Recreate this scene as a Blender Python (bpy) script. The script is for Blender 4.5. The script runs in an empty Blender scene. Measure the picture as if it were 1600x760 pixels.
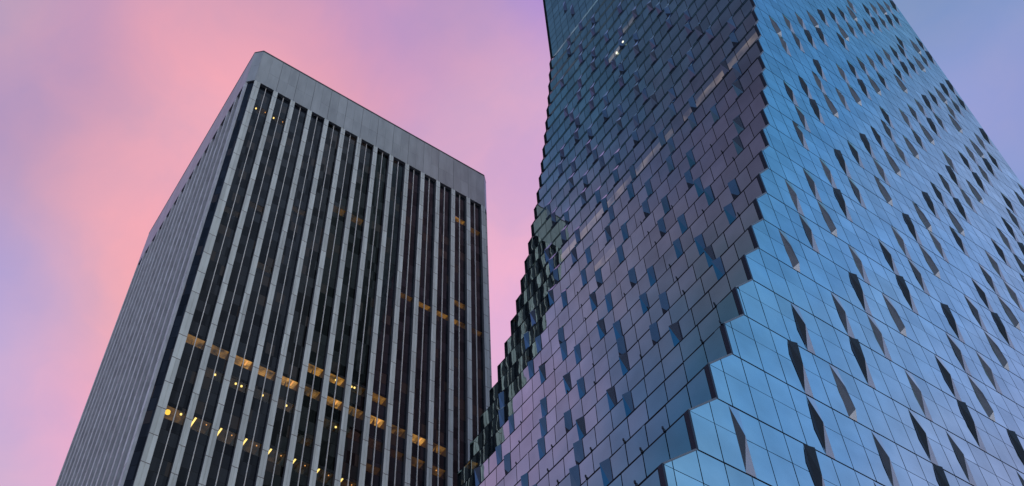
import bpy, math, random
from mathutils import Matrix, Vector

scene = bpy.context.scene
C = scene.collection
random.seed(7)
EYE = 1.7                                   # eye height of the photographer

# ------------------------------------------------------------------ camera
cam_data = bpy.data.cameras.new('camera')
cam_data.sensor_fit = 'HORIZONTAL'
cam_data.sensor_width = 36.0
cam_data.lens = 1761.98 / 1600 * 36.0
cam_data.shift_x = -0.00589
cam_data.shift_y = 0.08306
cam_data.clip_start = 0.1
cam_data.clip_end = 6000.0
cam = bpy.data.objects.new('camera', cam_data)
CAM_R = Matrix(((0.8211893051664816, -0.41784331371398964, -0.38865806342426945),
                (-0.5693820807772236, -0.6454265042196576, -0.5091450419483541),
                (-0.0381073637239597, 0.6393994000898848, -0.7679298379374936)))
cam.matrix_world = Matrix.Translation((0, 0, EYE)) @ CAM_R.to_4x4()
C.objects.link(cam)
scene.camera = cam

# ------------------------------------------------------------------ sky: dusk, pink cloud over one side, clear blue on the other
# (direction in the world, linear colour of the sky there, how tight that patch of colour is)
# fit err [0.0246509  0.00472674 0.00911632] [0.18602839 0.03554891 0.05508722]
SKY = [
    ((-0.085, 0.516, 0.852), (0.504, 0.411, 0.478), 430),
    ((-0.045, 0.507, 0.861), (0.628, 0.244, 0.493), 430),
    ((0.004, 0.478, 0.879), (0.609, 0.514, 0.708), 430),
    ((0.036, 0.476, 0.879), (1.153, 0.259, 0.161), 430),
    ((0.002, 0.514, 0.858), (0.186, 0.107, 0.355), 430),
    ((0.009, 0.546, 0.838), (0.725, 0.406, 0.461), 430),
    ((0.061, 0.510, 0.858), (1.190, 0.556, 0.589), 430),
    ((0.084, 0.477, 0.875), (1.240, 0.556, 0.644), 430),
    ((0.094, 0.545, 0.833), (0.502, 0.273, 0.396), 430),
    ((0.062, 0.440, 0.896), (0.282, 0.249, 0.490), 430),
    ((0.101, 0.424, 0.900), (0.277, 0.290, 0.540), 430),
    ((0.035, 0.563, 0.826), (1.114, 0.466, 0.451), 430),
    ((0.069, 0.572, 0.818), (0.886, 0.450, 0.647), 430),
    ((-0.015, 0.561, 0.827), (0.255, 0.320, 0.543), 430),
    ((0.134, 0.449, 0.884), (1.249, 0.404, 0.313), 430),
    ((0.156, 0.403, 0.902), (0.691, 0.279, 0.566), 430),
    ((0.181, 0.443, 0.878), (0.739, 0.405, 0.373), 430),
    ((0.193, 0.380, 0.905), (0.446, 0.338, 0.656), 430),
    ((0.229, 0.374, 0.899), (0.143, 0.106, 0.466), 430),
    ((0.232, 0.340, 0.912), (0.690, 0.421, 0.424), 430),
    ((0.274, 0.305, 0.912), (0.154, 0.110, 0.764), 430),
    ((0.288, 0.345, 0.893), (0.953, 0.563, 0.712), 430),
    ((0.223, 0.428, 0.876), (0.643, 0.334, 0.651), 430),
    ((0.266, 0.412, 0.871), (0.650, 0.366, 0.847), 430),
    ((0.288, 0.386, 0.876), (1.019, 0.518, 0.199), 430),
    ((0.312, 0.396, 0.864), (0.188, 0.239, 0.920), 430),
    ((0.322, 0.426, 0.845), (0.170, 0.134, 0.918), 430),
    ((0.291, 0.421, 0.859), (1.100, 0.587, 0.200), 430),
    ((0.337, 0.450, 0.827), (1.124, 0.618, 0.391), 430),
    ((0.360, 0.484, 0.798), (0.798, 0.391, 0.726), 430),
    ((0.381, 0.528, 0.759), (0.821, 0.459, 0.652), 430),
    ((-0.059, 0.557, 0.829), (0.379, 0.271, 0.598), 430),
    ((-0.021, 0.597, 0.802), (0.338, 0.193, 0.327), 430),
    ((0.011, 0.579, 0.815), (1.092, 0.415, 0.476), 430),
    ((-0.018, 0.637, 0.771), (0.215, 0.378, 0.853), 430),
    ((0.018, 0.627, 0.779), (0.755, 0.443, 0.368), 430),
    ((0.058, 0.601, 0.797), (1.142, 0.380, 0.378), 430),
    ((0.003, 0.673, 0.740), (0.331, 0.194, 0.636), 430),
    ((0.040, 0.672, 0.740), (0.208, 0.485, 0.888), 430),
    ((0.069, 0.665, 0.744), (1.222, 0.369, 0.177), 430),
    ((0.029, 0.713, 0.701), (0.259, 0.458, 0.826), 430),
    ((0.077, 0.712, 0.698), (1.162, 0.383, 0.337), 430),
    ((0.061, 0.759, 0.648), (0.280, 0.458, 0.609), 430),
    ((0.077, 0.743, 0.664), (1.185, 0.396, 0.687), 430),
    ((0.509, 0.113, 0.853), (0.204, 0.340, 0.568), 430),
    ((0.538, 0.098, 0.837), (0.072, 0.107, 0.288), 430),
    ((0.569, 0.074, 0.819), (0.152, 0.383, 0.714), 430),
    ((0.557, 0.123, 0.821), (0.453, 0.514, 0.957), 430),
    ((0.593, 0.111, 0.797), (0.452, 0.283, 0.505), 430),
    ((0.625, 0.145, 0.767), (0.155, 0.326, 0.690), 430),
    ((0.436, -0.202, 0.877), (0.134, 0.114, 0.359), 150),
    ((0.474, -0.169, 0.864), (0.047, 0.262, 0.883), 150),
    ((0.513, -0.140, 0.847), (0.041, 0.293, 0.194), 150),
    ((0.489, -0.248, 0.836), (0.037, 0.376, 0.445), 150),
    ((0.527, -0.214, 0.823), (0.043, 0.239, 1.057), 150),
    ((0.551, -0.166, 0.818), (0.053, 0.107, 0.214), 150),
    ((0.591, -0.182, 0.786), (0.428, 0.428, 0.537), 150),
    ((0.608, -0.158, 0.778), (0.290, 0.123, 0.239), 150),
    ((0.524, -0.296, 0.799), (0.045, 0.550, 1.289), 150),
    ((0.568, -0.254, 0.783), (0.060, 0.130, 0.852), 150),
    ((0.605, -0.223, 0.764), (0.419, 0.600, 1.248), 150),
    ((0.634, -0.186, 0.751), (0.505, 0.613, 1.019), 150),
    ((0.527, -0.347, 0.776), (0.216, 0.404, 0.823), 150),
    ((0.580, -0.315, 0.751), (0.061, 0.143, 0.316), 150),
    ((0.622, -0.273, 0.734), (0.083, 0.639, 1.297), 150),
    ((0.654, -0.231, 0.720), (0.498, 0.651, 1.373), 150),
    ((0.540, -0.416, 0.732), (0.228, 0.438, 0.737), 150),
    ((0.587, -0.372, 0.719), (0.147, 0.462, 1.004), 150),
    ((0.633, -0.325, 0.702), (0.081, 0.568, 1.416), 150),
    ((0.682, -0.299, 0.667), (0.677, 0.293, 0.324), 150),
    ((0.692, -0.258, 0.674), (0.097, 0.152, 0.407), 150),
    ((0.554, -0.468, 0.689), (0.343, 0.747, 1.228), 150),
    ((0.605, -0.431, 0.670), (0.211, 0.268, 1.057), 150),
    ((0.651, -0.383, 0.655), (0.087, 0.712, 1.404), 150),
    ((0.692, -0.332, 0.641), (0.566, 0.436, 0.809), 150),
    ((0.722, -0.300, 0.623), (0.588, 0.713, 1.460), 150),
    ((-0.289, 0.297, 0.910), (0.091, 0.168, 0.327), 330),
    ((-0.319, 0.293, 0.901), (0.030, 0.035, 0.075), 330),
    ((-0.348, 0.260, 0.901), (0.051, 0.092, 0.276), 330),
    ((-0.396, 0.235, 0.888), (0.020, 0.116, 0.254), 330),
    ((-0.417, 0.211, 0.884), (0.097, 0.057, 0.092), 330),
    ((-0.324, 0.349, 0.879), (0.088, 0.188, 0.391), 330),
    ((-0.359, 0.341, 0.869), (0.021, 0.156, 0.210), 330),
    ((-0.381, 0.306, 0.872), (0.021, 0.055, 0.079), 330),
    ((-0.424, 0.273, 0.864), (0.076, 0.030, 0.099), 330),
    ((-0.452, 0.249, 0.856), (0.051, 0.027, 0.058), 330),
    ((-0.363, 0.397, 0.843), (0.026, 0.132, 0.452), 330),
    ((-0.394, 0.374, 0.839), (0.033, 0.043, 0.171), 330),
    ((-0.424, 0.339, 0.840), (0.080, 0.038, 0.199), 330),
    ((-0.462, 0.308, 0.832), (0.264, 0.196, 0.413), 330),
    ((-0.482, 0.291, 0.826), (0.227, 0.182, 0.367), 330),
    ((-0.411, 0.419, 0.809), (0.351, 0.299, 0.401), 330),
    ((-0.442, 0.395, 0.805), (0.337, 0.271, 0.526), 330),
    ((-0.476, 0.368, 0.799), (0.248, 0.094, 0.207), 330),
    ((-0.505, 0.343, 0.792), (0.052, 0.174, 0.083), 330),
    ((-0.436, 0.457, 0.775), (0.440, 0.352, 0.692), 330),
    ((-0.467, 0.433, 0.771), (0.315, 0.277, 0.561), 330),
    ((-0.558, 0.495, 0.666), (0.015, 0.159, 0.395), 330),
    ((-0.539, 0.549, 0.639), (0.017, 0.063, 0.182), 330),
    ((-0.568, 0.524, 0.634), (0.015, 0.248, 0.584), 330),
    ((-0.558, 0.444, 0.702), (0.016, 0.230, 0.525), 330),
    ((-0.540, 0.382, 0.750), (0.021, 0.206, 0.407), 330),
    ((-0.490, 0.408, 0.770), (0.035, 0.051, 0.098), 330),
    ((-0.518, 0.391, 0.761), (0.020, 0.067, 0.091), 330),
    ((-0.525, 0.412, 0.744), (0.018, 0.049, 0.139), 330),
    ((-0.525, 0.462, 0.715), (0.017, 0.057, 0.124), 330),
    ((-0.511, 0.441, 0.738), (0.025, 0.054, 0.114), 330),
    ((-0.441, 0.507, 0.741), (0.501, 0.339, 0.684), 330),
    ((-0.470, 0.479, 0.741), (0.388, 0.251, 0.319), 330),
    ((-0.497, 0.459, 0.737), (0.045, 0.226, 0.561), 330),
    ((-0.526, 0.439, 0.728), (0.016, 0.129, 0.244), 330),
    ((-0.436, 0.561, 0.704), (0.616, 0.229, 0.370), 330),
    ((-0.468, 0.538, 0.701), (0.515, 0.390, 0.771), 330),
    ((-0.497, 0.511, 0.702), (0.300, 0.253, 0.694), 330),
    ((-0.523, 0.490, 0.698), (0.019, 0.210, 0.627), 330),
    ((-0.472, 0.566, 0.676), (0.522, 0.414, 0.827), 330),
    ((-0.507, 0.537, 0.674), (0.059, 0.256, 0.275), 330),
    ((-0.529, 0.522, 0.669), (0.017, 0.066, 0.251), 330),
]

W = bpy.data.worlds.new('World')
scene.world = W
W.use_nodes = True
nt = W.node_tree
nt.nodes.clear()


def nd(t, typ, **kw):
    n = t.nodes.new(typ)
    for k, v in kw.items():
        setattr(n, k, v)
    return n


def mth(t, op, a, b=None, c=None):
    n = nd(t, 'ShaderNodeMath', operation=op)
    for i, v in enumerate((a, b, c)):
        if v is None:
            continue
        if isinstance(v, (int, float)):
            n.inputs[i].default_value = v
        else:
            t.links.new(v, n.inputs[i])
    return n.outputs[0]


def vmth(t, op, a, b=None, scale=None):
    n = nd(t, 'ShaderNodeVectorMath', operation=op)
    for i, v in enumerate((a, b)):
        if v is None:
            continue
        if isinstance(v, (tuple, list)):
            n.inputs[i].default_value = v
        else:
            t.links.new(v, n.inputs[i])
    if scale is not None:
        if isinstance(scale, (int, float)):
            n.inputs['Scale'].default_value = scale
        else:
            t.links.new(scale, n.inputs['Scale'])
    return n


tc = nd(nt, 'ShaderNodeTexCoord')
dirv = tc.outputs['Generated']
warp = nd(nt, 'ShaderNodeTexNoise')
warp.inputs['Scale'].default_value = 5.5
warp.inputs['Detail'].default_value = 4.0
warp.inputs['Roughness'].default_value = 0.45
nt.links.new(dirv, warp.inputs['Vector'])
w0 = vmth(nt, 'SUBTRACT', warp.outputs['Color'], (0.5, 0.5, 0.5)).outputs[0]
w1 = vmth(nt, 'SCALE', w0, scale=0.085).outputs[0]
dw = vmth(nt, 'NORMALIZE', vmth(nt, 'ADD', dirv, w1).outputs[0]).outputs[0]
wsum = None
csum = None
FAR = [((-0.62, 0.08, 0.78), (0.055, 0.125, 0.27)), ((0.0, -0.9, 0.35), (0.85, 0.95, 1.0)), ((0.0, -0.6, 0.8), (0.42, 0.55, 0.75)), ((-0.9, -0.3, 0.3), (0.8, 1.0, 1.5)),
       ((0.9, 0.3, 0.3), (0.42, 0.42, 0.68)), ((0.5, 0.8, 0.3), (0.7, 0.4, 0.55)), ((-0.5, 0.8, 0.3), (0.75, 0.42, 0.55)),
       ((-0.9, 0.2, 0.4), (0.6, 0.62, 1.0)), ((0.9, -0.4, 0.3), (0.5, 0.55, 0.85)), ((0.0, 0.05, 1.0), (0.22, 0.26, 0.45))]
for d, c, k in SKY + [(d, c, 9.0 if i else 40.0) for i, (d, c) in enumerate(FAR)]:
    d = Vector(d).normalized()
    dot = vmth(nt, 'DOT_PRODUCT', dw, tuple(d)).outputs['Value']
    e = mth(nt, 'EXPONENT', mth(nt, 'MULTIPLY_ADD', dot, k, -k))
    if k == 40.0:
        e = mth(nt, 'MULTIPLY', e, 0.05)
    if k < 20:
        e = mth(nt, 'MULTIPLY', e, 0.004)
    cc = vmth(nt, 'SCALE', c, scale=e).outputs[0]
    wsum = e if wsum is None else mth(nt, 'ADD', wsum, e)
    csum = cc if csum is None else vmth(nt, 'ADD', csum, cc).outputs[0]
inv = mth(nt, 'DIVIDE', 1.0, mth(nt, 'ADD', wsum, 1e-5))
col = vmth(nt, 'SCALE', csum, scale=inv).outputs[0]
# soft cloud texture: brighter and darker wisps
wisp = nd(nt, 'ShaderNodeTexNoise')
wisp.inputs['Scale'].default_value = 4.5
wisp.inputs['Detail'].default_value = 6.0
wisp.inputs['Roughness'].default_value = 0.5
nt.links.new(vmth(nt, 'MULTIPLY', dw, (1.0, 1.6, 1.0)).outputs[0], wisp.inputs['Vector'])
wm = nd(nt, 'ShaderNodeMapRange')
wm.inputs['From Min'].default_value = 0.37
wm.inputs['From Max'].default_value = 0.63
fine = nd(nt, 'ShaderNodeTexNoise')
fine.inputs['Scale'].default_value = 13.0
fine.inputs['Detail'].default_value = 6.0
fine.inputs['Roughness'].default_value = 0.55
fine.inputs['Distortion'].default_value = 0.4
nt.links.new(vmth(nt, 'MULTIPLY', dw, (1.0, 0.7, 1.3)).outputs[0], fine.inputs['Vector'])
nt.links.new(mth(nt, 'MULTIPLY_ADD', fine.outputs['Fac'], 0.5, mth(nt, 'MULTIPLY', wisp.outputs['Fac'], 0.5)), wm.inputs['Value'])
tone = nd(nt, 'ShaderNodeMix', data_type='RGBA')
nt.links.new(wm.outputs[0], tone.inputs[0])
tone.inputs[6].default_value = (0.88, 0.955, 1.02, 1)       # thin blue gaps
tone.inputs[7].default_value = (1.11, 1.03, 0.98, 1)       # pink lit wisps
col = vmth(nt, 'MULTIPLY', col, tone.outputs[2]).outputs[0]
bg = nd(nt, 'ShaderNodeBackground')
nt.links.new(col, bg.inputs['Color'])
bg.inputs['Strength'].default_value = 0.97
SUN_EL, SUN_AZ = math.radians(7), math.radians(188)
sky = nd(nt, 'ShaderNodeTexSky')
sky.sky_type = 'NISHITA'
sky.sun_disc = False
sky.sun_elevation = math.radians(1.0)
sky.sun_rotation = SUN_AZ
bg2 = nd(nt, 'ShaderNodeBackground')
nt.links.new(sky.outputs['Color'], bg2.inputs['Color'])
bg2.inputs['Strength'].default_value = 0.05
add = nd(nt, 'ShaderNodeAddShader')
nt.links.new(bg.outputs[0], add.inputs[0])
nt.links.new(bg2.outputs[0], add.inputs[1])
wo = nd(nt, 'ShaderNodeOutputWorld')
nt.links.new(add.outputs[0], wo.inputs['Surface'])

# weak last light of the sun, low behind the photographer and spread by haze
sl = bpy.data.lights.new('sun', 'SUN')
sl.energy = 0.25
sl.angle = math.radians(25)
sl.color = (1.0, 0.9, 0.86)
sun = bpy.data.objects.new('sun', sl)
sd = Vector((math.sin(SUN_AZ) * math.cos(SUN_EL), math.cos(SUN_AZ) * math.cos(SUN_EL), math.sin(SUN_EL)))
sun.rotation_euler = sd.to_track_quat('Z', 'Y').to_euler()
C.objects.link(sun)

vs = scene.view_settings
vs.view_transform = 'Standard'
vs.look = 'None'
vs.exposure = 0.0
vs.gamma = 1.0
vs.use_curve_mapping = False
scene.render.engine = 'CYCLES'
scene.cycles.max_bounces = 6
scene.cycles.glossy_bounces = 4
scene.cycles.diffuse_bounces = 2
scene.cycles.transparent_max_bounces = 6

# ------------------------------------------------------------------ materials
def new_mat(name):
    m = bpy.data.materials.new(name)
    m.use_nodes = True
    t = m.node_tree
    t.nodes.clear()
    out = nd(t, 'ShaderNodeOutputMaterial')
    return m, t, out


def noise(t, scale, detail=2.0, vec=None, rough=0.5):
    n = nd(t, 'ShaderNodeTexNoise')
    n.inputs['Scale'].default_value = scale
    n.inputs['Detail'].default_value = detail
    n.inputs['Roughness'].default_value = rough
    if vec is None:
        vec = nd(t, 'ShaderNodeTexCoord').outputs['Object']
    t.links.new(vec, n.inputs['Vector'])
    return n.outputs['Fac']


def rng(t, v, a, b, lo=0.0, hi=1.0):
    n = nd(t, 'ShaderNodeMapRange')
    n.inputs['From Min'].default_value = lo
    n.inputs['From Max'].default_value = hi
    n.inputs['To Min'].default_value = a
    n.inputs['To Max'].default_value = b
    t.links.new(v, n.inputs['Value'])
    return n.outputs[0]


def mixc(t, fac, a, b, mode='MIX'):
    n = nd(t, 'ShaderNodeMix', data_type='RGBA', blend_type=mode)
    for s, v in ((n.inputs[0], fac), (n.inputs[6], a), (n.inputs[7], b)):
        if isinstance(v, (int, float)):
            s.default_value = v
        elif isinstance(v, tuple):
            s.default_value = (*v, 1.0)
        else:
            t.links.new(v, s)
    return n.outputs[2]


def coated_glass(name, tint=(0.85, 1.0, 0.92), r0=0.42, inner=(0.010, 0.016, 0.022), wobble=0.0055, emit=None, top=1.0):
    """solar control glass: mirror coating that grows stronger at grazing angles over a dark interior"""
    m, t, out = new_mat(name)
    oc = nd(t, 'ShaderNodeTexCoord').outputs['Object']
    b1 = noise(t, 0.42, 1.0, oc)
    bump = nd(t, 'ShaderNodeBump')
    bump.inputs['Strength'].default_value = 1.0
    bump.inputs['Distance'].default_value = wobble
    t.links.new(b1, bump.inputs['Height'])
    lw = nd(t, 'ShaderNodeLayerWeight')
    lw.inputs['Blend'].default_value = 0.5
    fr = mth(t, 'MULTIPLY_ADD', mth(t, 'POWER', lw.outputs['Facing'], 2.5), top - r0, r0)
    isl = nd(t, 'ShaderNodeNewGeometry').outputs['Random Per Island']
    dirt = mth(t, 'MULTIPLY', rng(t, noise(t, 0.42, 5.0, oc), 0.86, 1.10, 0.3, 0.7), rng(t, isl, 0.88, 1.08))
    g = nd(t, 'ShaderNodeBsdfGlossy')
    g.inputs['Roughness'].default_value = 0.012
    t.links.new(vmth(t, 'SCALE', tint, scale=dirt).outputs[0], g.inputs['Color'])
    t.links.new(bump.outputs[0], g.inputs['Normal'])
    d = nd(t, 'ShaderNodeBsdfDiffuse')
    d.inputs['Color'].default_value = (*inner, 1)
    mx = nd(t, 'ShaderNodeMixShader')
    t.links.new(fr, mx.inputs[0])
    t.links.new(d.outputs[0], mx.inputs[1])
    t.links.new(g.outputs[0], mx.inputs[2])
    last = mx.outputs[0]
    if emit:
        # a lit room behind the pane: pale ceiling seen through the lower part of each pane
        colr, lo, hi, z_per, z_off = emit
        sep = nd(t, 'ShaderNodeSeparateXYZ')
        t.links.new(oc, sep.inputs[0])
        f = mth(t, 'FRACT', mth(t, 'DIVIDE', mth(t, 'SUBTRACT', sep.outputs[2], z_off), z_per))
        e1 = mth(t, 'LESS_THAN', f, hi)
        e2 = mth(t, 'GREATER_THAN', f, lo)
        st = rng(t, noise(t, 0.6, 2.0, oc), 0.15, 1.1, 0.35, 0.65)
        k = mth(t, 'MULTIPLY', mth(t, 'MULTIPLY', e1, e2), st)
        em = nd(t, 'ShaderNodeEmission')
        em.inputs['Color'].default_value = (*colr, 1)
        t.links.new(k, em.inputs['Strength'])
        ad = nd(t, 'ShaderNodeAddShader')
        t.links.new(last, ad.inputs[0])
        t.links.new(em.outputs[0], ad.inputs[1])
        last = ad.outputs[0]
    t.links.new(last, out.inputs['Surface'])
    return m


def plain(name, col, rough=0.5, metal=0.0, var=0.12, scale=1.5, spec=0.5, streak=1.0):
    m, t, out = new_mat(name)
    p = nd(t, 'ShaderNodeBsdfPrincipled')
    p.inputs['Roughness'].default_value = rough
    p.inputs['Metallic'].default_value = metal
    p.inputs['Specular IOR Level'].default_value = spec
    oc = nd(t, 'ShaderNodeTexCoord').outputs['Object']
    if streak != 1.0:            # rain streaks run down
        oc = vmth(t, 'MULTIPLY', oc, (1.0, 1.0, streak)).outputs[0]
    v = rng(t, noise(t, scale, 5.0, oc), 1 - var, 1 + var, 0.3, 0.7)
    isl = nd(t, 'ShaderNodeNewGeometry').outputs['Random Per Island']
    v = mth(t, 'MULTIPLY', v, rng(t, isl, 1 - var * .6, 1 + var * .6))
    t.links.new(vmth(t, 'SCALE', col, scale=v).outputs[0], p.inputs['Base Color'])
    t.links.new(p.outputs[0], out.inputs['Surface'])
    return m


def emission(name, col, s):
    m, t, out = new_mat(name)
    e = nd(t, 'ShaderNodeEmission')
    e.inputs['Color'].default_value = (*col, 1)
    e.inputs['Strength'].default_value = s
    t.links.new(e.outputs[0], out.inputs['Surface'])
    return m


def lit_ceiling(name, col, s):
    """louvred office ceiling with the wash of its lamps put in as glow"""
    m, t, out = new_mat(name)
    oc = nd(t, 'ShaderNodeTexCoord').outputs['Object']
    sep = nd(t, 'ShaderNodeSeparateXYZ')
    t.links.new(oc, sep.inputs[0])
    stripe = mth(t, 'GREATER_THAN', mth(t, 'FRACT', mth(t, 'MULTIPLY', sep.outputs[1], 4.2)), 0.22)
    v = mth(t, 'MULTIPLY', rng(t, stripe, 0.55, 1.0), rng(t, noise(t, 1.3, 2.0, oc), 0.2, 1.6, 0.32, 0.68))
    e = nd(t, 'ShaderNodeEmission')
    e.inputs['Color'].default_value = (*col, 1)
    t.links.new(mth(t, 'MULTIPLY', v, s), e.inputs['Strength'])
    t.links.new(e.outputs[0], out.inputs['Surface'])
    return m


def stone_panel(name, col, period, off, joint=0.035, var=0.10):
    """pale precast panels: a dark joint at every storey, each panel a little different"""
    m, t, out = new_mat(name)
    oc = nd(t, 'ShaderNodeTexCoord').outputs['Object']
    sep = nd(t, 'ShaderNodeSeparateXYZ')
    t.links.new(oc, sep.inputs[0])
    q = mth(t, 'DIVIDE', mth(t, 'SUBTRACT', sep.outputs[2], off), period)
    fl = mth(t, 'FLOOR', q)
    fr = mth(t, 'FRACT', q)
    jl = mth(t, 'LESS_THAN', fr, joint / period * 2)
    cb = nd(t, 'ShaderNodeCombineXYZ')
    t.links.new(mth(t, 'FLOOR', mth(t, 'DIVIDE', sep.outputs[0], 1.36)), cb.inputs[0])
    t.links.new(mth(t, 'FLOOR', mth(t, 'DIVIDE', sep.outputs[1], 1.36)), cb.inputs[1])
    t.links.new(fl, cb.inputs[2])
    wn = nd(t, 'ShaderNodeTexWhiteNoise', noise_dimensions='3D')
    t.links.new(cb.outputs[0], wn.inputs['Vector'])
    v = mth(t, 'MULTIPLY', rng(t, wn.outputs['Value'], 1 - var, 1 + var),
            rng(t, noise(t, 0.6, 6.0, vmth(t, 'MULTIPLY', oc, (1.0, 1.0, 0.35)).outputs[0], 0.65), 0.86, 1.1, 0.3, 0.7))
    c = vmth(t, 'SCALE', col, scale=v).outputs[0]
    c = mixc(t, jl, c, (0.12, 0.105, 0.10))
    p = nd(t, 'ShaderNodeBsdfPrincipled')
    p.inputs['Roughness'].default_value = 0.55
    t.links.new(c, p.inputs['Base Color'])
    t.links.new(p.outputs[0], out.inputs['Surface'])
    return m


def dark_window(name, period, off, painted_refl=False):
    """bronze window glass: panes and spandrels in slightly different tones"""
    m, t, out = new_mat(name)
    oc = nd(t, 'ShaderNodeTexCoord').outputs['Object']
    sep = nd(t, 'ShaderNodeSeparateXYZ')
    t.links.new(oc, sep.inputs[0])
    q = mth(t, 'DIVIDE', mth(t, 'SUBTRACT', sep.outputs[2], off), period / 2)
    cb = nd(t, 'ShaderNodeCombineXYZ')
    t.links.new(mth(t, 'FLOOR', mth(t, 'DIVIDE', sep.outputs[0], 1.0)), cb.inputs[0])
    t.links.new(mth(t, 'FLOOR', mth(t, 'DIVIDE', sep.outputs[1], 1.36)), cb.inputs[1])
    t.links.new(mth(t, 'FLOOR', q), cb.inputs[2])
    wn = nd(t, 'ShaderNodeTexWhiteNoise', noise_dimensions='3D')
    t.links.new(cb.outputs[0], wn.inputs['Vector'])
    wv = wn.outputs['Value']
    base = mixc(t, wv, (0.006, 0.008, 0.013), (0.015, 0.019, 0.028))
    if painted_refl:                    # reflection of a dark building put into the pane colours
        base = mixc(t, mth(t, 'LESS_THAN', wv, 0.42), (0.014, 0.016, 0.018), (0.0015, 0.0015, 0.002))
    brown = mth(t, 'GREATER_THAN', wv, 0.91)
    base = mixc(t, mth(t, 'MULTIPLY', brown, 0.8), base, (0.032, 0.023, 0.019))
    jl = mth(t, 'LESS_THAN', mth(t, 'FRACT', q), 0.035)
    base = mixc(t, jl, base, (0.002, 0.002, 0.003))
    p = nd(t, 'ShaderNodeBsdfPrincipled')
    p.inputs['Roughness'].default_value = 0.06
    p.inputs['IOR'].default_value = 1.45
    t.links.new(rng(t, wv, 0.08, 0.22), p.inputs['Specular IOR Level'])
    t.links.new(base, p.inputs['Base Color'])
    bump = nd(t, 'ShaderNodeBump')
    bump.inputs['Distance'].default_value = 0.012
    t.links.new(noise(t, 0.7, 1.0, oc), bump.inputs['Height'])
    t.links.new(bump.outputs[0], p.inputs['Normal'])
    t.links.new(p.outputs[0], out.inputs['Surface'])
    return m


def clear_pane(name):
    m, t, out = new_mat(name)
    tr = nd(t, 'ShaderNodeBsdfTransparent')
    tr.inputs['Color'].default_value = (0.85, 0.8, 0.72, 1)
    g = nd(t, 'ShaderNodeBsdfGlossy')
    g.inputs['Roughness'].default_value = 0.03
    mx = nd(t, 'ShaderNodeMixShader')
    mx.inputs[0].default_value = 0.05
    t.links.new(tr.outputs[0], mx.inputs[1])
    t.links.new(g.outputs[0], mx.inputs[2])
    t.links.new(mx.outputs[0], out.inputs['Surface'])
    return m


# ------------------------------------------------------------------ object helpers
class MB:
    """collects polygons and links them as ONE mesh object"""
    def __init__(self):
        self.v, self.f, self.m = [], [], []

    def poly(self, pts, mi=0):
        i = len(self.v)
        self.v.extend([tuple(p) for p in pts])
        self.f.append(tuple(range(i, i + len(pts))))
        self.m.append(mi)

    def box(self, a, b, mi=0):
        x0, y0, z0 = a
        x1, y1, z1 = b
        i = len(self.v)
        self.v += [(x0, y0, z0), (x1, y0, z0), (x1, y1, z0), (x0, y1, z0), (x0, y0, z1), (x1, y0, z1), (x1, y1, z1), (x0, y1, z1)]
        for f in ((0, 3, 2, 1), (4, 5, 6, 7), (0, 1, 5, 4), (1, 2, 6, 5), (2, 3, 7, 6), (3, 0, 4, 7)):
            self.f.append(tuple(i + k for k in f))
            self.m.append(mi)

    def hexa(self, b, t, mi=0):
        """solid between two quads"""
        i = len(self.v)
        self.v += [tuple(p) for p in b] + [tuple(p) for p in t]
        for f in ((3, 2, 1, 0), (4, 5, 6, 7), (0, 1, 5, 4), (1, 2, 6, 5), (2, 3, 7, 6), (3, 0, 4, 7)):
            self.f.append(tuple(i + k for k in f))
            self.m.append(mi)

    def prism(self, outline, z0, z1, mi=0):
        n = len(outline)
        i = len(self.v)
        self.v += [(x, y, z0) for x, y in outline] + [(x, y, z1) for x, y in outline]
        self.f.append(tuple(range(i + n - 1, i - 1, -1)))
        self.m.append(mi)
        self.f.append(tuple(range(i + n, i + 2 * n)))
        self.m.append(mi)
        for k in range(n):
            l = (k + 1) % n
            self.f.append((i + k, i + l, i + n + l, i + n + k))
            self.m.append(mi)

    def build(self, name, mats, parent=None, origin=(0, 0, 0)):
        if not isinstance(mats, (list, tuple)):
            mats = [mats]
        me = bpy.data.meshes.new(name)
        ox, oy, oz = origin
        me.from_pydata([(x - ox, y - oy, z - oz) for x, y, z in self.v], [], self.f)
        for m in mats:
            me.materials.append(m)
        me.polygons.foreach_set('material_index', self.m)
        me.update()
        o = bpy.data.objects.new(name, me)
        C.objects.link(o)
        if parent:
            o.parent = parent
        return o


def thing(name, label, cat, loc):
    o = bpy.data.objects.new(name, None)
    o.location = loc
    o['label'] = label
    o['category'] = cat
    C.objects.link(o)
    return o


CAM_RT = CAM_R.transposed()


def px_area(pts):
    """area of a polygon in the photograph, in pixels (0 when outside)"""
    q = []
    for p in pts:
        c = CAM_RT @ (Vector(p) - Vector((0, 0, EYE)))
        if c.z > -1:
            return 0.0
        q.append((-1761.98 * c.x / c.z + 809.4, 1761.98 * c.y / c.z + 512.9))
    cx = sum(a for a, b in q) / len(q)
    cy = sum(b for a, b in q) / len(q)
    if not (0 < cx < 1600 and 0 < cy < 760):
        return 0.0
    s = 0.0
    for i in range(len(q)):
        a, b = q[i], q[(i + 1) % len(q)]
        s += a[0] * b[1] - b[0] * a[1]
    return abs(s) / 2


# ------------------------------------------------------------------ ground
g = MB()
g.poly([(-3000, -3000, 0), (3000, -3000, 0), (3000, 3000, 0), (-3000, 3000, 0)])
ground = g.build('ground', plain('asphalt', (0.055, 0.055, 0.058), 0.9, var=0.25, scale=0.3))
ground['kind'] = 'structure'
pv = MB()
pv.box((-6, 12, 0.004), (120, 150, 0.14))
pave = pv.build('pavement', plain('paving', (0.24, 0.235, 0.225), 0.85, var=0.15, scale=0.8))
pave['kind'] = 'structure'

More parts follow.
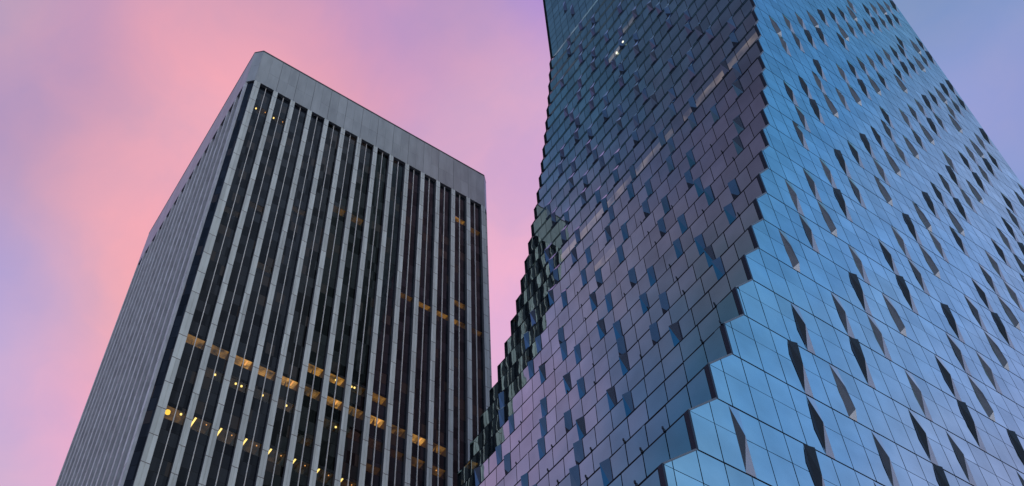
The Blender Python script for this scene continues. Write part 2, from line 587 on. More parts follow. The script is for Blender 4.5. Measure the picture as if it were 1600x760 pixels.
# ------------------------------------------------------------------ the dark ribbed office tower
YF, X0, WID = 79.516, 16.719, 38.99           # front plane, left end of the front, its width
CH, DEP = 0.95, 38.67                         # chamfer, depth of the flank
BAYS, PITCH, WIN, WL0 = 14, 2.7186, 2.05, 17.61
ZB, ZT = 145.97 + EYE, 154.8 + EYE            # foot and top of the blank band
ZLOW = 46.0
STOREY = 3.6
JOINT0 = 90.3 + EYE                           # a storey joint
FLOOR0 = 90.05 + EYE                          # a window sill
REC = 0.46                                    # how deep the windows sit

tower = thing('office_tower', 'older dark office tower with pale vertical stone ribs and a blank grey top band', 'office tower',
              (X0 + WID / 2, YF + WID / 2, 0.14))
TO = tower.location
STONE = stone_panel('stone_rib', (0.50, 0.555, 0.55), STOREY, JOINT0 - TO.z, joint=0.05, var=0.16)
CHEEK_SHADE = plain('shaded_cheek_stone', (0.07, 0.075, 0.085), 0.6, var=.15)
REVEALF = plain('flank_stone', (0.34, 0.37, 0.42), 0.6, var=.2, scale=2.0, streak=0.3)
BAND = plain('band_panel', (0.29, 0.32, 0.335), 0.33, var=0.16, scale=0.9, streak=0.2)
CAP = plain('coping_metal', (0.03, 0.03, 0.035), 0.5)
JOINTM = plain('joint_shadow', (0.05, 0.05, 0.055), 0.8)
WINM = dark_window('bronze_glass', STOREY, FLOOR0 - TO.z)
WINB = dark_window('bronze_glass_painted_refl', STOREY, FLOOR0 - TO.z, True)
FIN = plain('white_fin', (0.62, 0.62, 0.60), 0.45)
CLEAR = clear_pane('clear_glass')
LAMPW = emission('lamp_warm', (1.0, 0.74, 0.22), 1.9)
LAMPO = emission('lamp_amber', (1.0, 0.62, 0.07), 1.5)
LAMPD = emission('lamp_dim', (1.0, 0.45, 0.12), 1.1)
ROOMW = plain('room_wall', (0.25, 0.17, 0.10), 0.8)
DARKROOM = plain('dark_room', (0.012, 0.012, 0.013), 0.8)
ceil_cache = {}


def ceiling_mat(s, warm):
    k = (round(s * 20) / 20 if s > .1 else round(s, 2), warm)
    if k not in ceil_cache:
        ceil_cache[k] = lit_ceiling('lit_ceiling', (1.0, 0.50, 0.09) if warm == 'a' else (1.0, 0.52, 0.12), s)
    return ceil_cache[k]


class Face:
    """one side of the tower: u runs along it, d goes into the building"""
    def __init__(self, o, u, d):
        self.o, self.u, self.d = o, u, d

    def P(self, u, d, z):
        return (self.o[0] + self.u[0] * u + self.d[0] * d, self.o[1] + self.u[1] * u + self.d[1] * d, z)

    def bx(self, mb, u0, u1, d0, d1, z0, z1, mi=0):
        q = [(u0, d0), (u1, d0), (u1, d1), (u0, d1)]
        mb.hexa([self.P(a, b, z0) for a, b in q], [self.P(a, b, z1) for a, b in q], mi)


# bay -> list of (sill height index, first and last share of the window, height, ceiling strength, tone, lamps)
LIT = {}


def lit(bay, z, s, warm='w', h=1.42, part=(0.0, 1.0), lamps=()):
    LIT.setdefault(bay, []).append((z + EYE, h, s * (1.0 if warm == 'w' or s < .1 else 1.35), warm, part, lamps))


zA, zB, zC, zD, zE = 90.02, 93.72, 78.87, 86.5, 114.6
for b, s in ((0, .22), (1, .30), (2, .46), (3, .26), (4, .42), (5, .22), (6, .50), (7, .20), (8, .50), (9, .15), (10, .62), (11, .24)):
    lit(b, zA, s, lamps=(('w', .53, .5),) if s > .4 else ())
lit(5, zB, .20, 'a', lamps=(('d', .05, .5),))
lit(6, zB, .24, 'a', lamps=(('d', .44, .5),))
lit(7, zB, .03, 'a', lamps=(('d', .17, .45), ('d', .30, .4)))
lit(8, zB, .17, 'a', lamps=(('d', .03, .5),))
lit(0, zC, .12, 'a', h=1.75, lamps=(('r', .16, .45), ('d', .62, .3)))
for b in range(1, 8):
    lit(b, zC, .030, 'w', h=1.75, lamps=(('l', .11, .5), ('e', .61, .35)))
for b, fr in ((1, (.48,)), (2, (.34, .58)), (3, (.47,)), (4, (.49,)), (6, (.68,)), (7, (.02,)), (8, (.06,)), (11, (.05, .40))):
    lit(b, zD, .02 if b < 11 else .07, 'a', lamps=tuple(('e' if b in (11,) and i else 'd', f, .45) for i, f in enumerate(fr)))
lit(10, zD, .07, 'a')
for b, s in ((9, .05), (10, .10), (11, .12), (12, .10), (13, .05)):
    lit(b, zE, s, 'a', h=1.1)
lit(12, zE + 4.0, .12, 'a', h=1.2)
lit(0, 139.2, .012, lamps=(('d', .2, .4), ('e', .69, .3)))
lit(1, 139.2, .012, lamps=(('d', .19, .4), ('e', .68, .3)))
lit(12, 138.6, .20, 'a', h=1.2, lamps=(('e', .03, .4),))
lit(13, 137.9, .06, 'a', h=1.2)
lit(5, 125.4, .05, 'a', h=1.6)
lit(6, 125.4, .04, 'a', h=1.6)
lit(3, 121.2, .018, h=1.2)
lit(1, 117.6, .020, h=1.2)
lit(0, 114.3, .015, h=1.2)
lit(2, 107.0, .020, h=1.2)
lit(5, 82.9, .02, 'a', h=1.2)
lit(9, 86.5, .02, 'a', h=1.2)
lit(8, 82.9, .03, 'a', h=1.2)


def build_face(F, first, length, rooms):
    # piers, each split down its middle by a groove
    for k in range(BAYS + 1):
        a = 0.0 if k == 0 else first + PITCH * (k - 1) + WIN
        b = first + PITCH * k if k < BAYS else length
        c = (a + b) / 2
        mb = MB()
        g_ = 0.045
        prof = [(a, 0), (c - g_, 0), (c - g_, .05), (c + g_, .05), (c + g_, 0), (b, 0), (b, REC + .05), (a, REC + .05)]
        mb.prism([F.P(u, d, 0)[:2] for u, d in prof], ZLOW, ZB)
        n_ = len(mb.m)
        mb.m[n_ - 8 + 5] = 1          # shade on the front piers' cheeks put into their colour
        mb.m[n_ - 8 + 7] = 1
        mb.build('pier', [STONE, CHEEK_SHADE if rooms else REVEALF], tower, TO)
    for k in range(BAYS):
        u0 = first + PITCH * k
        u1 = u0 + WIN
        cells = sorted(LIT.get(k, [])) if rooms else []
        z = ZLOW
        mb = MB()
        for (zs, h, s, warm, part, lamps) in cells:
            mb.poly([F.P(u0, REC, z), F.P(u1, REC, z), F.P(u1, REC, zs), F.P(u0, REC, zs)])
            z = zs + h
        mb.poly([F.P(u0, REC, z), F.P(u1, REC, z), F.P(u1, REC, ZB), F.P(u0, REC, ZB)])
        # window head: the dark recess right under the band
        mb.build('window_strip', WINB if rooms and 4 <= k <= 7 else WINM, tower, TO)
        fb = MB()
        uc = (u0 + u1) / 2
        F.bx(fb, uc - .036, uc + .036, REC - .16, REC - .004, ZLOW, ZB)
        fb.build('mullion', FIN, tower, TO)
        for (zs, h, s, warm, part, lamps) in cells:
            zc = zs + h - 0.03
            room = MB()
            d1 = REC + 3.0
            s1, s2_ = s * random.uniform(.35, 1.25), s * random.uniform(.6, 1.4)
            um = (u0 + u1) / 2 + random.uniform(-.25, .4)
            dn = REC + random.uniform(.05, .5)
            room.poly([F.P(u0, REC + .01, zc), F.P(um, REC + .01, zc), F.P(um, d1, zc), F.P(u0, d1, zc)], 0)
            room.poly([F.P(um, REC + .01, zc), F.P(u1, REC + .01, zc), F.P(u1, d1, zc), F.P(um, d1, zc)], 4)
            if s > .1:                  # a partition running back from the glass
                room.poly([F.P(um, dn, zs), F.P(um + .35, d1, zs), F.P(um + .35, d1, zc - .01), F.P(um, dn, zc - .01)], 1)
            room.poly([F.P(u0, d1, zs), F.P(u1, d1, zs), F.P(u1, d1, zc), F.P(u0, d1, zc)], 1)
            room.poly([F.P(u0, REC + .01, zs), F.P(u0, d1, zs), F.P(u0, d1, zc), F.P(u0, REC + .01, zc)], 1)
            room.poly([F.P(u1, REC + .01, zs), F.P(u1, d1, zs), F.P(u1, d1, zc), F.P(u1, REC + .01, zc)], 1)
            room.poly([F.P(u0, REC + .01, zs), F.P(u1, REC + .01, zs), F.P(u1, d1, zs), F.P(u0, d1, zs)], 2)
            room.poly([F.P(u0, REC + .005, zs), F.P(u1, REC + .005, zs), F.P(u1, REC + .005, zc), F.P(u0, REC + .005, zc)], 3)
            w = room.build('lit_window', [ceiling_mat(round(s1, 2), warm), ROOMW if s > .1 else DARKROOM, DARKROOM, CLEAR, ceiling_mat(round(s2_, 2), warm)], tower, TO)
            for kind, fr, dd in lamps:
                lu = u0 + fr * PITCH
                lm = MB()
                zl = zc - .02
                if kind == 'w':      # added glowing bar for a bright slanted shape at the window's end
                    q = [(lu, REC + .08), (lu + .16, REC + .08), (lu + .16, REC + .8), (lu, REC + .8)]
                    lm.hexa([F.P(a, b, zl - .06) for a, b in q], [F.P(a, b, zl) for a, b in q])
                elif kind == 'l':      # slim ceiling tube running into the room
                    q = [(lu + .03, REC + .03), (lu + .20, REC + .03), (lu + .20, REC + 1.7), (lu + .03, REC + 1.7)]
                    lm.hexa([F.P(a, b, zl - .06) for a, b in q], [F.P(a, b, zl) for a, b in q])
                else:
                    r = {'r': .25, 'd': .11, 'e': .06, 'b': .08}[kind]
                    cz = zl - r * .9 - (.15 if kind == 'r' else 0)
                    cd = REC + dd
                    ring = [(lu + r * math.cos(i * math.pi / 6), cd + r * math.sin(i * math.pi / 6)) for i in range(12)]
                    outl = [F.P(a, b, 0)[:2] for a, b in ring]
                    lm.prism(outl, cz - r * .55, cz + r * .55)
                lm.build('ceiling_lamp', {'r': LAMPO, 'b': LAMPO, 'e': LAMPD, 'w': LAMPD}.get(kind, LAMPW), w, (0, 0, 0)).location = (-TO.x, -TO.y, -TO.z)
    # blank band over the windows, jointed at every pier
    bb = MB()
    edges = [0.0] + [first + PITCH * k + WIN + (PITCH - WIN) / 2 for k in range(BAYS - 1)] + [length]
    for a, b in zip(edges[:-1], edges[1:]):
        h = (a + b) / 2
        zm = (ZB + ZT) / 2 - .6
        for a2, b2, gl, gr in ((a, h, .022, .006), (h, b, .006, .022)):
            for z0, z1 in ((ZB, zm - .006), (zm + .006, ZT - .02)):
                F.bx(bb, a2 + gl, b2 - gr, random.uniform(-.004, .004), REC + .05, z0, z1)
    bb.build('parapet_band', BAND, tower, TO)
    jb = MB()
    F.bx(jb, 0.02, length - .02, .06, REC, ZB + .01, ZT - .03)
    jb.build('joint_backing', JOINTM, tower, TO)
    cp = MB()
    F.bx(cp, 0, length, -.03, .9, ZT, ZT + .32)
    cp.build('coping', CAP, tower, TO)


FRONT = Face((X0, YF), (1, 0), (0, 1))
FLANK = Face((X0 - CH, YF + CH), (0, 1), (1, 0))
build_face(FRONT, WL0 - X0, WID, True)
build_face(FLANK, WL0 - X0 - .1, DEP, False)


def chamfer(p, q, inward, name):
    """glazed slot across a cut corner, closed by a plain panel at the top"""
    ix, iy = inward
    mb = MB()
    a = (p[0] + ix * .22, p[1] + iy * .22)
    b = (q[0] + ix * .22, q[1] + iy * .22)
    mb.poly([(*a, ZLOW), (*b, ZLOW), (*b, ZB), (*a, ZB)])
    mb.build(name, WINM, tower, TO)
    pb = MB()
    for z0, z1 in ((ZB - .05, ZB + 4.6), (ZB + 4.63, ZT)):
        pb.prism([p, q, (q[0] + ix * .5, q[1] + iy * .5), (p[0] + ix * .5, p[1] + iy * .5)], z0, z1)
    pb.build('corner_panel', BAND, tower, TO)
    cb = MB()
    cb.prism([(p[0] - ix * .02, p[1] - iy * .02), (q[0] - ix * .02, q[1] - iy * .02), (q[0] + ix * .8, q[1] + iy * .8), (p[0] + ix * .8, p[1] + iy * .8)], ZT + .003, ZT + .30)
    cb.build('corner_coping', CAP, tower, TO)


s2 = math.sqrt(.5)
XR, YB_ = X0 + WID, YF + CH + DEP
chamfer((X0, YF), (X0 - CH, YF + CH), (s2, s2), 'corner_window')
chamfer((XR + CH, YF + CH), (XR, YF), (-s2, s2), 'corner_window')
chamfer((X0 - CH, YB_), (X0, YB_ + CH), (s2, -s2), 'corner_window')
# plain far sides, roof and the flared foot
rb = MB()
rb.box((XR + CH - .4, YF + CH, ZLOW), (XR + CH, YB_, ZT))
rb.box((X0, YB_ + CH - .4, ZLOW), (XR + CH - .41, YB_ + CH, ZT))
rb.build('rear_wall', STONE, tower, TO)
rf = MB()
rf.box((X0 + .9, YF + .9, ZT - 1.2), (XR - .1, YB_ - .2, ZT - .8))
rf.build('roof', CAP, tower, TO)
pd = MB()
cx, cy = X0 + WID / 2, YF + WID / 2
prev = None
for z, hw in ((ZLOW, 19.6), (38, 16.6), (29, 14.4), (18, 12.9), (.14, 12.0)):
    cur = [(cx - hw, cy - hw, z), (cx + hw, cy - hw, z), (cx + hw, cy + hw, z), (cx - hw, cy + hw, z)]
    if prev:
        for i in range(4):
            pd.poly([prev[i], prev[(i + 1) % 4], cur[(i + 1) % 4], cur[i]])
    prev = cur
pd.build('flared_base', STONE, tower, TO)

# ------------------------------------------------------------------ the blue glass skyscraper with the stepped flank
SC = 0.947
RIGHT_FOLDS = {
    0: '0:m 3:3 6:m',
    1: '4:d 7:m 10:3',
    2: '4:3 6:2 10:d 12:m 16:m',
    3: '5:d 11:g 8:3 14:3 17:3',
    4: '8:m 10:g 14:d 16:2',
    5: '6:2 10:3 12:2 16:m 18:g',
    6: '11:g 8:m 14:3 17:3 20:2',
    7: '8:g 14:d 10:2 16:m 20:m 22:3',
    8: '10:m 12:3 16:g 18:2 22:d 24:2',
    9: '12:g 14:m 18:3 20:g 24:m 26:g',
    10: '11:m 14:3 17:2 20:2 23:d 26:g 29:m',
    11: '12:m 16:d 18:g 22:3 24:2 28:d 30:m',
    12: '12:d 14:3 18:3 20:2 20:2 24:d 26:3 30:g 32:3',
    13: '14:d 16:2 20:d 22:g 26:m 28:g 32:d 34:m',
    14: '16:g 18:g 22:m 24:2 28:3 30:2 34:m',
    15: '14:g 17:3 20:2 23:d 26:m 29:g 32:3 35:d',
    16: '14:2 16:m 20:g 22:3 26:g 28:2 32:d 34:g 38:m',
    17: '16:g 18:3 22:d 24:2 28:m 30:3 34:g 36:3 40:m',
    18: '18:g 20:3 24:m 26:d 30:g 32:m 36:2 38:d',
    19: '20:2 23:d 26:g 29:2 32:3 35:2 38:g',
    20: '22:3 24:2 28:m 30:d 34:d 36:g 40:3',
    21: '24:d 26:m 30:g 32:3 36:2 38:m',
    22: '26:d 28:m 32:d 34:d 38:3 40:d',
    23: '28:2 30:m 34:d 36:2 40:3',
    24: '29:g 32:3 35:d 38:m',
    25: '32:d 34:m 38:2 40:3',
    26: '34:g 36:3 40:d',
    27: '36:2 38:d',
    28: '38:g',
    29: '40:3',
}

YR = 22.2815 * SC                     # plane of the broad face
YE = 60.9045 * SC                     # far end of the stepped flank
XE = 90.85 * SC                       # far end of the broad face
MOD = 1.524 * SC
H = 4.1713 * SC
VF = 0.5487                           # share of a storey that is upright glass on the flank
Z0 = 31.6377 * SC + EYE
XM = 28.4239 * SC + 0.3 * SC          # a mullion of the broad face
XCO = [4.763, 7.887, 10.856, 13.676, 16.351, 18.887, 21.291, 23.566, 25.718, 27.753, 29.674, 31.488, 33.199, 34.812, 36.331, 37.76, 39.105, 40.37, 41.559, 42.676, 43.725, 44.71, 45.635, 46.505, 47.322, 48.09, 48.813, 49.494, 50.137, 50.745, 51.321, 51.868, 52.389, 52.887, 53.365, 53.825, 54.271, 54.704, 55.128, 55.544, 55.955]
SKEW = -0.0029
NLO, NHI = -8, 46
HW = 0.30 * SC                        # half width of a folded facet
HF = 0.32 * SC                        # the same on the flank


def XN(n):
    """where the flank stands at storey n"""
    n = max(NLO, min(n, len(XCO) - 1 + NLO))
    return (XCO[n - NLO] + 0.38 * max(0.0, min(1.0, (n - 19) / 9))) * SC


def ZN(n):
    return Z0 + H * n


sky_t = thing('skyscraper', 'tall blue mirror glass skyscraper with a stepped flank and small folded facets', 'skyscraper',
              (60 * SC, 40 * SC, 0.14))
SO = sky_t.location
GLASS = coated_glass('mirror_glass')
GLASSL = coated_glass('mirror_glass_lit', emit=((0.115, 0.088, 0.066), 0.03, 0.30, H, ZN(0) - SO.z))
STRIPG = coated_glass('facet_glass', tint=(0.56, 0.70, 0.84), r0=0.30)
DARKP = plain('facet_dark_tone', (0.012, 0.021, 0.034), 0.45, 0.0, var=.1, spec=.12)  # dark reflections on the facets put into the colour; also spine lines
SLATE = plain('facet_slate_refl', (0.030, 0.043, 0.066), 0.5, 0.0, var=.15, spec=.25)  # milder facet reflection, likewise put into the colour
GREY = plain('facet_grey_refl', (0.068, 0.082, 0.112), 0.5, 0.0, var=.15, spec=.3)  # grey reflection put into the facet colour
LIGHT = plain('facet_pale_refl', (0.64, 0.68, 0.72), 0.4, 0.0, var=.08)  # pale street reflection on downward triangles put into the colour
PALE = plain('facet_under_refl', (0.31, 0.34, 0.42), 0.35, 0.0, var=.08)  # softer street reflection, put into the colour of the lower facets
BACK = plain('gap_black', (0.004, 0.006, 0.01), 0.7, spec=0.1)
POST = plain('post_black', (0.007, 0.010, 0.018), 0.35, spec=0.2)
TRIM = plain('trim_grey', (0.10, 0.12, 0.14), 0.45)
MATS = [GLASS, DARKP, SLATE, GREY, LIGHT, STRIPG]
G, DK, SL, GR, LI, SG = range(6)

panes, folds = [], []                 # (pixels, polygons) gathered first: the largest become parts of their own


def clip(poly, a, b, c):
    """keep the part of a polygon (u, z) where a*u + b*z >= c"""
    out = []
    for i in range(len(poly)):
        p, q = poly[i], poly[(i + 1) % len(poly)]
        fp, fq = a * p[0] + b * p[1] - c, a * q[0] + b * q[1] - c
        if fp >= 0:
            out.append(p)
        if fp * fq < 0:
            k = fp / (fp - fq)
            out.append((p[0] + (q[0] - p[0]) * k, p[1] + (q[1] - p[1]) * k))
    return out


def area2(poly):
    return abs(sum(poly[i][0] * poly[(i + 1) % len(poly)][1] - poly[(i + 1) % len(poly)][0] * poly[i][1] for i in range(len(poly)))) / 2


def jit(pts, nrm, amt=.0035):
    """each pane hangs a hair out of true, like real curtain wall glass"""
    a, b, c = (random.uniform(-amt, amt) for _ in range(3))
    cx = sum(p[0] for p in pts) / len(pts)
    cy = sum(p[1] for p in pts) / len(pts)
    cz = sum(p[2] for p in pts) / len(pts)
    out = []
    for p in pts:
        s = a * ((p[0] - cx) + (p[1] - cy)) + b * (p[2] - cz) + c * .3
        out.append((p[0] + nrm[0] * s, p[1] + nrm[1] * s, p[2] + nrm[2] * s))
    return out


def strip(M, TL, TR, BL, BR, h, mid, t, kind):
    """flank facet: the farther pane stands out at its near edge and a narrow pane turns back to the wall"""
    pu = h * random.uniform(.62, .95)
    P = M(pu, mid, t * random.uniform(.75, 1.05))
    L_, R_ = M(-h, mid, 0), M(h, mid, 0)
    w = random.choice((.05, .06, .08, .12))
    e = [M(-h - w, .015, .006), M(-h + .01, .015, .006), M(-h + .01, mid, .006), M(-h - w * .6, mid, .006)]
    out = [([TL, L_, P], SG), ([TL, P, TR], SG), ([TR, P, R_], G), ([P, R_, BR], G), (e, DK)]
    out += [([M(-h * .4, .0, .02), M(h * 2.0, .0, .02), M(h * 2.0, .055, .02), M(-h * .4, .055, .02)], DK)]  # dark bar: shade below the standing-out pane put in as colour
    if kind == '2':
        P2 = M(pu * .95, mid * .42, t * .9)
        out += [([BL, L_, P, P2], SG), ([BL, P2, BR], DK), ([P, R_, BR, P2], G)]
    elif kind == '3':
        out += [([BL, L_, P], SL), ([BL, P, BR], SG)]
    else:
        out += [([BL, L_, P, BR], SG)]
    return out


def fold_faces(kind, M, flank):
    """the folded facet at a mullion. M(u, v, t): along, share of the storey, outwards"""
    h = HF if flank else HW
    T_ = (.20 if flank else .235) * SC
    if flank:
        T_ *= 1.0
    TL, TR, BL, BR = M(-h, .985, 0), M(h, .985, 0), M(-h, .015, 0), M(h, .015, 0)
    f = []
    mid = VF if flank else .52
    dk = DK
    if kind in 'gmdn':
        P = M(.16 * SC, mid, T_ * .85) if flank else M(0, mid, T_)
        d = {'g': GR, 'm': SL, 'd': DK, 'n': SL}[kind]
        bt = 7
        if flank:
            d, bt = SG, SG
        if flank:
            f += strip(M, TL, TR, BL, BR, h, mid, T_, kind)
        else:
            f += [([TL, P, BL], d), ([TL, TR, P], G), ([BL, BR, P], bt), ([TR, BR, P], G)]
        if kind in 'md' and not flank:      # recessed facet drawn as a flush patch in the same painted tone
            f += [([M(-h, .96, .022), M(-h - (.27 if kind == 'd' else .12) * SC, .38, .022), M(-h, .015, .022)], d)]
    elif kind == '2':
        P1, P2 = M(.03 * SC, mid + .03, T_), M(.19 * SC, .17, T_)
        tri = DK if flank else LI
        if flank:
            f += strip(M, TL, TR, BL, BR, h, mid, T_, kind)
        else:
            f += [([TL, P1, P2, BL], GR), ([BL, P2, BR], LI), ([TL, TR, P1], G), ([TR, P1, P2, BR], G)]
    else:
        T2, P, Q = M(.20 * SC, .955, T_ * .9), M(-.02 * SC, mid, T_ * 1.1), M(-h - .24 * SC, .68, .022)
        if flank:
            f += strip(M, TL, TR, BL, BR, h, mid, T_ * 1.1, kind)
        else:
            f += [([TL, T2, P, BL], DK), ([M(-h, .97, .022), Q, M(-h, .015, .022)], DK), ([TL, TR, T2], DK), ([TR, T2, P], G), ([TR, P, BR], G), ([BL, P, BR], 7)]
    return f


TRIMI = SL
RIGHT_FOLDS[0] = RIGHT_FOLDS[0].replace('0:m', '0:n')
rf_types = {n: {int(e.split(':')[0]): e.split(':')[1] for e in s.split()} for n, s in RIGHT_FOLDS.items()}
CELL0 = [(2, 4), (0, 2), 'T0', (2, 4), (0, 2), (0, 4), 'T2', (0, 2), (0, 4)]      # pattern of the flank, repeats every nine storeys
JMIN = {18: 4, 19: 5, 20: 6, 21: 6, 22: 8, 23: 8, 24: 9, 25: 10, 26: 12, 27: 14, 28: 14, 29: 17, 30: 18, 31: 18, 32: 20, 33: 21, 34: 22}
frnd = random.Random(11)
lf_types = {}
for n in range(NLO, 36):
    c = CELL0[(n - 4) % 9]
    if n == 3:
        c = 'T0'
    if n == 2:
        c = (0, 2)
    for j in range(1, 24):
        ok = (j % 3 == (0 if c == 'T0' else 2)) if isinstance(c, str) else (j % 6 in c)
        if not ok or j < (2 if n < 18 else JMIN.get(n, 30)):
            continue
        if n < 3 and j < 5 - n + 0:
            continue
        if frnd.random() < .06:
            continue
        lf_types.setdefault(n, {})[j] = frnd.choice('mmmdd33g22' if n > 4 else 'mmmd3g2')

# ---- broad face
NR = (0, -1, 0)
nj0 = -16
nj1 = int((XE - XM) / MOD) + 1
for n in range(NLO, NHI):
    z0, zm, z1 = ZN(n), ZN(n) + VF * H, ZN(n + 1)
    xa, xb = XN(n), XN(n + 1)
    kt = rf_types.get(n, {})
    for j in range(nj0, nj1):
        u0, u1 = XM + MOD * j, XM + MOD * (j + 1)
        if u1 < xa:
            continue
        if u0 > XE:
            break
        a = u0 + (HW if j in kt else .024)
        b = u1 - (.024 if (j + 1) not in kt else HW)
        b = min(b, XE)
        if b - a < .05:
            continue
        lower = clip([(a, z0 + .05), (b, z0 + .05), (b, zm - .018), (a, zm - .018)], 1, 0, xa + .03)
        # slope of the step: u >= xa + (z - zm) * k
        k = (xb - xa) / (z1 - zm)
        upper = clip([(a, zm + .018), (b, zm + .018), (b, z1 - .05), (a, z1 - .05)], 1, -k, xa - zm * k + .06)
        for pl in (lower, upper):
            if len(pl) < 3 or area2(pl) < .02:
                continue
            pts = jit([(u, YR, z) for u, z in pl], NR)
            panes.append((px_area(pts), [(pts, G)]))
    for j, kind in kt.items():
        m = XM + MOD * j
        if m - HW < xb + .1 or m + HW > XE:
            continue
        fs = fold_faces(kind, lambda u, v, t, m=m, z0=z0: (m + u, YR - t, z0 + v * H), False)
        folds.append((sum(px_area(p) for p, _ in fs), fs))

# ---- stepped flank
posts, trims = [], []
for n in range(NLO, NHI):
    z0, zm, z1 = ZN(n), ZN(n) + VF * H, ZN(n + 1)
    xa, xb = XN(n), XN(n + 1)

    def prof(v, xa=xa, xb=xb):
        return xa if v <= VF else xa + (xb - xa) * (v - VF) / (1 - VF)
    kt = lf_types.get(n, {})

    def ML(y, v, t):
        return (prof(v) + SKEW * (y - YR) - t, y, z0 + v * H)
    NL = (-1, 0, 0)
    for j in range(0, 25):
        y0, y1 = YR + MOD * j, YR + MOD * (j + 1)
        if j == 0:
            y0 = YR + .24
        y1 = min(y1, YE)
        if y1 - y0 < .1:
            continue
        a = y0 + (HF if j in kt else .027)
        b = y1 - (.027 if (j + 1) not in kt else HF)
        lit_pane = (n == 15 and (j < 20) and j not in (7,)) or (n == 26 and j in (12, 13)) or (n == 25 and j in (14, 15)) or (n == 12 and j in (13, 14))
        for v0, v1 in ((.012, VF - .010), (VF + .012, .985)):
            pts = [ML(a, v0, 0), ML(b, v0, 0), ML(b, v1, 0), ML(a, v1, 0)]
            pts = jit(pts, NL, .006)
            panes.append((px_area(pts), [(pts, 6 if (lit_pane and v0 < .1) else (G if v0 < .1 or n > 30 else 8))]))
    for j, kind in kt.items():
        m = YR + MOD * j
        if m + HF > YE - .1:
            continue
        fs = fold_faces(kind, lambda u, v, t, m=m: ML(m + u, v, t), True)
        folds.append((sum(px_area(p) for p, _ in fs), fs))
    # dark corner post of the storey and grey trim along the slope of the step
    pb = MB()
    pb.box((xa - .015, YR - .012, z0 + .01), (xa + .10, YR + .235, zm))
    posts.append((n, pb))
    tb = MB()
    tb.hexa([(xa - .01, YR - .02, zm + .01), (xa + .10, YR - .02, zm + .01), (xa + .10, YR + .3, zm + .01), (xa - .01, YR + .3, zm + .01)],
            [(xb - .06, YR - .02, z1 - .01), (xb + .05, YR - .02, z1 - .01), (xb + .05, YR + .3, z1 - .01), (xb - .06, YR + .3, z1 - .01)])
    trims.append((n, tb))

SLOPEG = coated_glass('slope_glass', r0=0.12, top=0.36)
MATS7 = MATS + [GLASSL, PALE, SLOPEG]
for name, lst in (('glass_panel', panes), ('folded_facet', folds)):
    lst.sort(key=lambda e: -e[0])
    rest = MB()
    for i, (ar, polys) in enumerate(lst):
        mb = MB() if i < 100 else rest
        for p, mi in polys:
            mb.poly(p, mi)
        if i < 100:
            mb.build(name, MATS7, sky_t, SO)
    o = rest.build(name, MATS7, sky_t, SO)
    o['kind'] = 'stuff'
for n, pb in posts:
    if -3 <= n <= 33:
        pb.build('corner_post', POST, sky_t, SO)
for n, tb in trims:
    if -3 <= n <= 33:
        tb.build('step_trim', TRIM, sky_t, SO)

# dark floor edges behind the joints: what shows between the panes
bk = MB()
D_ = .32 * SC
for n in range(NLO, NHI):
    z0, zm, z1 = ZN(n), ZN(n) + VF * H, ZN(n + 1)
    xa, xb = XN(n), XN(n + 1)
    for (x0_, za, x1_, zb_) in ((xa, z0, xa, zm), (xa, zm, xb, z1)):
        bk.poly([(x0_ + D_, YR + D_, za), (x1_ + D_, YR + D_, zb_), (XE - .05, YR + D_, zb_), (XE - .05, YR + D_, za)])
        e = SKEW * (YE - YR)
        bk.poly([(x0_ + D_, YR + D_, za), (x1_ + D_, YR + D_, zb_), (x1_ + D_ + e, YE, zb_), (x0_ + D_ + e, YE, za)])
    # floor edge strips close behind the glass
    bk.poly([(xa + .05, YR + .012, z0 - .05), (XE, YR + .012, z0 - .05), (XE, YR + .012, z0 + .05), (xa + .05, YR + .012, z0 + .05)])
    bk.poly([(xa - .008, YR + .24, zm - .075), (xa - .008 + SKEW * 37, YE, zm - .075), (xa - .008 + SKEW * 37, YE, zm + .012), (xa - .008, YR + .24, zm + .012)])
bk.build('floor_edges', BACK, sky_t, SO)

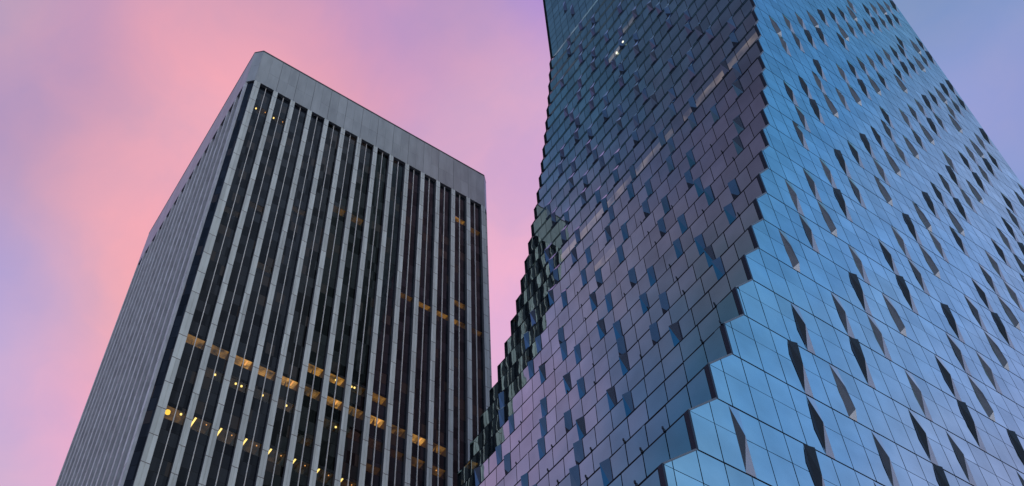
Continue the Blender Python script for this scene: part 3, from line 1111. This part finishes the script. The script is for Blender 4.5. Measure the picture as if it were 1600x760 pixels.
# far end wall of the flank (seen edge on), broad face's far end, back and roof
ew = MB()
for n in range(NLO, NHI):
    z0, zm, z1 = ZN(n), ZN(n) + VF * H, ZN(n + 1)
    e = SKEW * (YE - YR)
    xa, xb = XN(n) + e, XN(n + 1) + e
    ew.poly([(xa, YE + .01, z0), (XE, YE + .01, z0), (XE, YE + .01, zm), (xa, YE + .01, zm)])
    ew.poly([(xa, YE + .01, zm), (XE, YE + .01, zm), (XE, YE + .01, z1), (xb, YE + .01, z1)])
ew.poly([(XE, YR + .01, ZN(NLO)), (XE, YE, ZN(NLO)), (XE, YE, ZN(NHI)), (XE, YR + .01, ZN(NHI))])
ew.poly([(XN(NHI), YR + .02, ZN(NHI) - .02), (XE, YR + .02, ZN(NHI) - .02), (XE, YE, ZN(NHI) - .02), (XN(NHI), YE, ZN(NHI) - .02)])
ew.build('rear_glass', GLASS, sky_t, SO)

# little black hooks for the window cleaning ropes along the ledges
HOOKS = [(-1, 1), (0, 1), (0, 2), (1, 4), (1, 6), (2, 0), (2, 1), (2, 7), (2, 9), (3, 1), (3, 11), (4, 6), (4, 12), (5, 4), (5, 10), (5, 16), (6, 1), (6, 5), (6, 7), (6, 11), (6, 13), (6, 17), (7, 6), (7, 12), (7, 18), (8, 4), (8, 10), (8, 16), (9, 2), (9, 8), (9, 14), (10, 3), (10, 7), (10, 9), (10, 15), (11, 4), (11, 10), (11, 16)]
for n, j in HOOKS:
    hb = MB()
    x, y, z = XN(n), YR + MOD * j, ZN(n) + VF * H
    y = max(y, YR + .1)
    hb.box((x - .08, y - .03, z - .03), (x + .02, y + .03, z + .13))
    hb.box((x - .12, y - .03, z + .09), (x - .05, y + .03, z + .23))
    hb.build('rope_hook', POST, sky_t, SO)
# two bare ceiling lamps behind the upper panes
for n, j, dz in ((25, 13.75, .9), (25, 14.7, .25)):
    lb = MB()
    x, y, z = XN(n) - .03, YR + MOD * j, ZN(n) + dz
    lb.prism([(x + .10 * math.cos(i * math.pi / 4), y + .16 * math.sin(i * math.pi / 4)) for i in range(8)], z, z + .26)
    lb.build('ceiling_lamp', emission('lamp_white', (1.0, .93, .75), 1.6), sky_t, SO)
